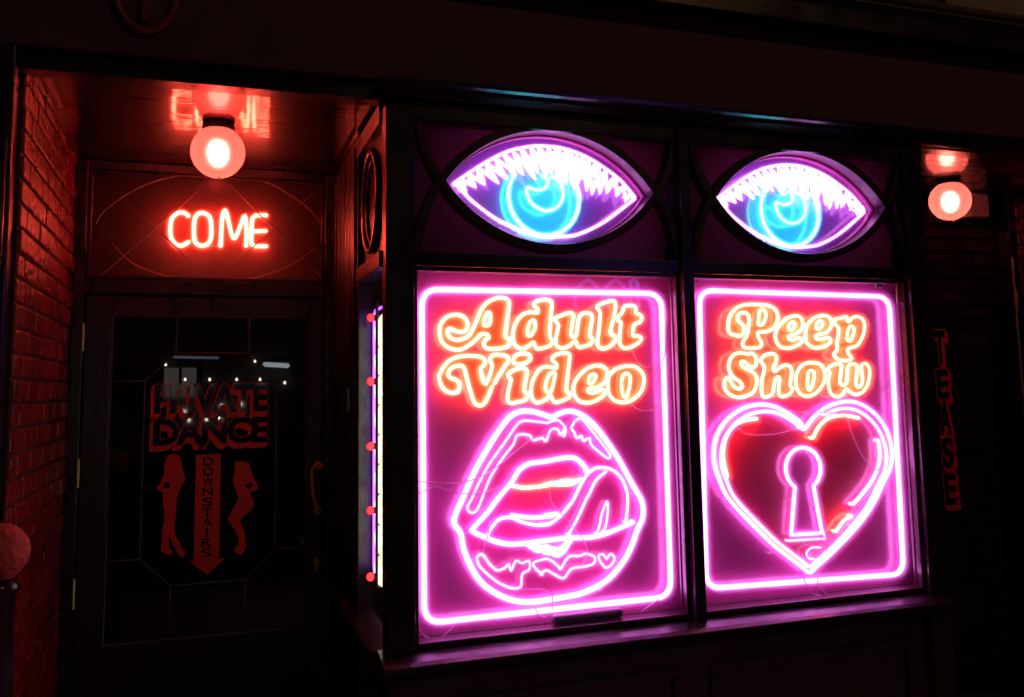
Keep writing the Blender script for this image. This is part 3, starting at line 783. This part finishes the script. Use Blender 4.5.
tube('eyelash_tube', dens(zz, False, .012), .0066, PINKE, ey, False, sm=False)
zz = []
for i in range(2 * 19 + 1):
    u = .01 + .97 * i / 38; src = top if i % 2 else bot
    p = src[int(u * (len(src) - 1))].copy(); p = p.lerp(top[int(u * (len(top) - 1))], .4 if not i % 2 else .0); p.y += .008; zz.append(p)
tube('eyelash_tube', dens(zz, False, .012), .006, PINKE, ey, False, sm=False)
ic = at(544.1, 197.5, YE); ir = (at(544.1 + 34.5, 197.5, YE) - ic).length
tube('iris_tube', [ic + Vector((ir * math.sin(math.radians(t)), 0, ir * 1.02 * math.cos(math.radians(t)))) for t in range(55, 306, 10)], .0068, CYAN, ey)
tube('pupil_tube', LI('528,240 540,262 530,285 500,293 466,283 466,310 482,342 515,364 545,368 575,354 594,325 595,290 580,258 558,244'), .0062, CYAN, ey)
mkp = [(480, 172), (520, 230), (560, 237), (600, 226), (457, 205), (500, 224)]
for q in mkp:
    p = at(*q, YE); MB().tube([Vector((p.x, p.y, p.z)), Vector((p.x, 3.011, p.z))], .003, 6).tube([Vector((p.x - .008, p.y + .003, p.z)), Vector((p.x + .008, p.y + .003, p.z))], .003, 6).build('tube_support', TUBEG2, ey)
IRISGLOW = paint('cyan_iris_glow', (.04, .24, .50), .25, .04, 30, coat=.7, var=.15)  # cyan bloom inside the iris ring, painted as a disc on the board
MB().prism([Vector((ic.x + (ir + .022) * math.sin(t), 3.0095, ic.z - .004 + (ir + .018) * math.cos(t))) for t in [math.radians(-128 + 360 * i / 48) for i in range(48)]], .0022).build('iris_glow_disc', IRISGLOW, ey)
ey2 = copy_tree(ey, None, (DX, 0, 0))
ey2['label'] = 'neon eye with cyan iris in the right arched transom, above the heart and keyhole sign'

# COME sign ---------------------------------------------------------------------
cs = thing('come_sign', 'small red neon sign reading COME behind the leaded glass over the door', 'neon sign')
YC = 4.14
def LT(t): return P(YC, 60, 150, 3.657, t)
tube('letter_tube', LT('472,243 455,230 432,230 410,248 404,280 405,315 420,342 445,350 472,335'), .0088, REDN, cs, back=False)
tube('letter_tube', LT('520,230 543,240 552,265 552,320 540,343 518,350 497,340 490,315 491,262 500,238'), .0088, REDN, cs, True)
tube('letter_tube', LT('587,353 590,300 594,240 603,225 612,240 628,310 640,322 655,290 676,240 682,300 680,353'), .0088, REDN, cs, back=False, sub=4)
tube('letter_tube', LT('597,245 603,222 610,245'), .011, REDN, cs, back=False)
tube('letter_tube', dens(LT('757,239 715,239 703,250 700,295 700,345 712,352 757,352'), False, .02), .0088, REDN, cs, sm=False, back=False)
tube('letter_tube', LT('700,297 730,297 755,296'), .0088, REDN, cs, back=False)
wire(LT('405,325 425,340 455,352 480,330 500,348 545,352 585,350'), cs, .0025, .008)
MB().box(-.475, .483, 4.166, 4.176, 2.04, 2.49).build('back_board', paint('dull_red_board', (.075, .002, .002), .4, .1, 20, coat=.1), cs)

# side window sign and bulbs
ss = thing('side_window_sign', 'narrow white and violet neon sign in the side window beside the doorway', 'neon sign')
XS = .597
def rr_side(y0, y1, z0, z1, X=XS): return rrect([Vector((X, y0, z0)), Vector((X, y1, z0)), Vector((X, y1, z1)), Vector((X, y0, z1))], .04)
tube('border_tube', dens(rr_side(3.055, 3.345, .87, 1.84), True), .006, VIOLET, ss, True, sm=False)
zc = 1.80
for i in range(9):
    z = 1.77 - i * .105
    tube('letter_tube', [Vector((XS, 3.25, z)), Vector((XS, 3.14, z + .03)), Vector((XS, 3.09, z - .01)), Vector((XS, 3.13, z - .05)), Vector((XS, 3.23, z - .055)), Vector((XS, 3.26, z - .02))], .015, WARMW, ss, True, sub=3)
tube('accent_tube', [Vector((XS + .02, 3.12, 1.66)), Vector((XS + .02, 3.22, 1.65)), Vector((XS + .02, 3.30, 1.58))], .009, LIME, ss, back=False)
MB().box(.64, .65, 3.04, 3.34, .80, 1.92).build('back_board', DARKP, ss)

bl = thing('bulb_strip', 'vertical strip of small round red bulbs beside the side window', 'bulb lights')
MB().box(.5705, .5755, 3.145, 3.175, .86, 1.86).build('batten', RUBB, bl, .001)
REDB = neon('red_bulb_glow', (3.2, .10, .12), (.6, .004, .01))
for py in (318, 381.5, 446, 510, 576):
    d = CF * FPX + CR * (373 - PPX) - CU * (py - PPY); p = CAM + d * (3.17 / d.y)
    b = MB().lathe([(.001, -.015), (.008, -.013), (.013, -.0075), (.015, 0), (.013, .0075), (.008, .013), (.001, .015)], (.5515, 3.16, p.z), 16).build('bulb', REDB, bl)
    MB().tube([Vector((.562, 3.16, p.z)), Vector((.5715, 3.16, p.z))], .011, 12).build('socket', RUBB, bl)

# globe lamps ---------------------------------------------------------------------
GLOBE = None
m_, nt_, N_, L_ = newmat('frosted_globe'); N_.remove(N_['Principled BSDF'])
t_ = N_.new('ShaderNodeBsdfRefraction'); t_.inputs[0].default_value = (1, .9, .88, 1); t_.inputs['IOR'].default_value = 1.13; t_.inputs['Roughness'].default_value = .85
d_ = N_.new('ShaderNodeBsdfTranslucent'); d_.inputs[0].default_value = (.62, .62, .62, 1)
d2 = N_.new('ShaderNodeBsdfDiffuse'); d2.inputs[0].default_value = (.6, .55, .5, 1)
lw = N_.new('ShaderNodeLayerWeight'); lw.inputs[0].default_value = .3
mr = N_.new('ShaderNodeMapRange'); mr.inputs[3].default_value = .35; mr.inputs[4].default_value = .9; L_.new(lw.outputs['Facing'], mr.inputs[0])
a_ = N_.new('ShaderNodeMixShader'); a_.inputs[0].default_value = .3; L_.new(d_.outputs[0], a_.inputs[1]); L_.new(d2.outputs[0], a_.inputs[2])
b_ = N_.new('ShaderNodeMixShader'); L_.new(mr.outputs[0], b_.inputs[0]); L_.new(t_.outputs[0], b_.inputs[1]); L_.new(a_.outputs[0], b_.inputs[2])
g_ = N_.new('ShaderNodeBsdfGlossy'); g_.inputs['Roughness'].default_value = .06
ge_ = N_.new('ShaderNodeNewGeometry'); mu_ = N_.new('ShaderNodeMath'); mu_.operation = 'SUBTRACT'; mu_.use_clamp = True
f_ = N_.new('ShaderNodeFresnel'); c_ = N_.new('ShaderNodeMixShader'); L_.new(f_.outputs[0], mu_.inputs[0]); L_.new(ge_.outputs['Backfacing'], mu_.inputs[1]); L_.new(mu_.outputs[0], c_.inputs[0]); L_.new(b_.outputs[0], c_.inputs[1]); L_.new(g_.outputs[0], c_.inputs[2])
L_.new(c_.outputs[0], N_['Material Output'].inputs[0]); GLOBE = m_
BULB = neon('red_lamp_bulb', (150, 7, 5), (27, 2.2, 1.6))
gl = thing('globe_lamp', 'frosted globe lamp glowing red over the door beside the COME sign', 'lamp', 'globe lamps under the soffit')
gc = Vector((.0227, 3.4, 2.431)); R_ = .098
prof = [(R_ * math.sin(t), -R_ * math.cos(t)) for t in [math.radians(2 + 150 * i / 28) for i in range(29)]]
MB().lathe(prof, gc, 40).build('globe', GLOBE, gl)
MB().lathe([(.001, .109), (.056, .109), (.058, .10), (.058, .085), (.048, .078), (.03, .078), (.001, .078)], gc, 32).build('cap', RUBB, gl)
MB().lathe([(.001, -.052), (.016, -.047), (.029, -.030), (.034, -.008), (.033, .010), (.026, .028), (.014, .038), (.002, .040)], gc, 24).build('bulb', BULB, gl)
MB().lathe([(.001, -.007), (.006, -.004), (.006, .002), (.001, .006)], gc + Vector((.008, -.01, -R_ - .005)), 12).build('finial', BRASS, gl)
gl2 = copy_tree(gl, None, (3.484 - .0227, 0, -.002))
for ch in [o for o in bpy.data.objects if o.parent == gl2 and o.name.startswith('bulb')]:
    ch.data = ch.data.copy(); ch.data.materials.clear(); ch.data.materials.append(neon('dim_red_lamp_bulb', (62, 8, 6), (10, 1.4, 1.1)))
gl2['label'] = 'frosted globe lamp glowing red at the right side entrance beyond the windows'

# transformer box on the ledge
tb = MB().box(1.13, 1.375, 2.925, 2.956, .737, .765)
p0 = at(552, 622, 2.94); p1 = at(622, 612, 2.94)
tb = MB().box(p0.x, p1.x, 2.922, 2.955, .7335, .765).build('transformer_box', RUBB, None, .012)
tag(tb, 'flat dark transformer box lying on the window ledge under the lips sign', 'box')
# small stickers at the upper right corner of the right pane
p = at(879.5, 283, 2.905)
st = MB().box(p.x - .015, p.x + .017, 2.909, 2.912, p.z - .018, p.z + .018).build('sticker', paint('pale_sticker', (.75, .95, .85), .5), None)
tag(st, 'small pale square sticker at the upper right corner of the right window', 'sticker')
p = at(899, 290, 2.905)
st = MB().box(p.x - .008, p.x + .009, 2.909, 2.912, p.z - .05, p.z + .035).build('sticker', paint('tan_sticker', (.45, .27, .16), .6), None)
tag(st, 'tan upright label at the edge of the right window, right of the pale sticker', 'sticker')

# bollard at the left
bo = thing('bollard', 'red ball topped bollard standing at the far left edge', 'bollard')
bc = at(-1, 552, 2.6)
MB().lathe([(.001, .072), (.028, .066), (.05, .05), (.066, .028), (.072, 0), (.066, -.028), (.05, -.05), (.034, -.066)], bc, 32).build('ball', BOLL, bo)
MB().lathe([(.036, -.07), (.05, -.08), (.05, -.095), (.04, -.11), (.042, -.3), (.055, -.6), (.062, -bc.z + .12), (.085, -bc.z + .1), (.09, -bc.z)], bc, 32).build('shaft', BLACK, bo)

# ================================================================== ACROSS THE STREET (seen mirrored in the door and panes)
ob = thing('opposite_building', 'pale rendered building across the street behind the viewer', 'building')
m = MB().box(-9, 9, -6.4, -6.0, -.12, 7)
m.build('wall', WALLO, ob)
WL = glow('cool_tube_light', (.8, .95, 1), 6)
for (x0, y0, x1, y1) in ((585, 106, 690, 112), (190, 74, 385, 78)):
    a = at(130 + x0 / 4.357, 340 + y0 / 4.357, 8.2 + 5.9); b = at(130 + x1 / 4.357, 340 + y1 / 4.357, 14.1)
    t = thing('strip_light', 'white strip light across the street, ' + ('brighter short one' if x0 > 500 else 'dimmer long one'), 'lamp')
    MB().tube([Vector((a.x, -5.9, a.z)), Vector((b.x, -5.9, b.z))], .035 if x0 > 500 else .02, 8).build('tube', WL if x0 > 500 else glow('dim_tube', (.8, .9, 1), 1.2), t)
    MB().box(min(a.x, b.x) - .03, max(a.x, b.x) + .03, -5.99, -5.94, a.z - .03, a.z + .05).build('batten', WALLO, t)
a = at(130 + 145 / 4.357, 340 + 250 / 4.357, 14.1); b = at(130 + 290 / 4.357, 340 + 120 / 4.357, 14.1)
lw_ = thing('lit_shop_window', 'dimly lit grey shop window across the street', 'window')
MB().box(a.x, b.x, -5.97, -5.95, a.z, b.z).build('pane', glow('dim_lit_glass', (1, .85, .8), .75), lw_)
MB().box(a.x - .08, a.x - .005, -5.98, -5.9, a.z - .08, b.z + .08).box(b.x + .005, b.x + .08, -5.98, -5.9, a.z - .08, b.z + .08).box((a.x + b.x) / 2 - .02, (a.x + b.x) / 2 + .02, -5.945, -5.9, a.z, b.z).build('frame', BLACK, lw_)
WB = glow('warm_bulb', (1, .85, .7), 30)
for i, (x, y) in enumerate(((155, 108), (347, 173), (465, 173), (567, 173), (545, 93), (400, 288), (483, 280), (237, 313), (257, 350), (333, 347), (390, 343), (675, 187), (240, 173))):
    a = at(130 + x / 4.357, 340 + y / 4.357, 14.1); c = Vector((a.x, -5.9, a.z))
    t = MB().lathe([(.001, -.02), (.014, -.014), (.02, 0), (.015, .014), (.008, .028), (.001, .03)], c, 12).build('festoon_bulb', WB)
    tag(t, 'small warm bulb of the festoon lights mirrored in the door glass', 'bulb', 'festoon bulbs across the street')
vs_ = thing('violet_sign', 'violet tube sign across the street', 'neon sign')
for xs in ((575, 601), (607, 624), (631, 637)):
    a = at(xs[0], 309, 5.83 + 5.9); b = at(xs[1], 279, 11.73)
    w_ = b.x - a.x; m = MB()
    pts = [Vector((a.x, -5.9, a.z)), Vector((a.x, -5.9, b.z - w_ * .4)), Vector((a.x + w_ * .5, -5.9, b.z)), Vector((b.x, -5.9, b.z - w_ * .4)), Vector((b.x, -5.9, a.z))]
    tube('tube', pts, .035, VIOF, vs_, sm=False, back=False)
# street lamp above the road
sl_ = thing('street_lamp', 'warm street lamp over the road behind the viewer', 'lamp')
MB().tube([Vector((6.2, -5.9, -.12)), Vector((6.2, -5.9, 8.8)), Vector((6.1, -5.6, 9.1)), Vector((6, -5.0, 9.1))], .05, 10).build('post', BLACK, sl_)
MB().lathe([(.001, .06), (.14, .05), (.2, 0)], (6, -5.0, 9.05), 24).build('lamp_shade', BLACK, sl_)
ld = bpy.data.lights.new('lamp_light', 'POINT'); ld.energy = 230; ld.color = (1, .55, .25); ld.shadow_soft_size = .1
lo_ = bpy.data.objects.new('lamp_light', ld); COL.objects.link(lo_); lo_.location = (6, -5.0, 8.95); lo_.parent = sl_
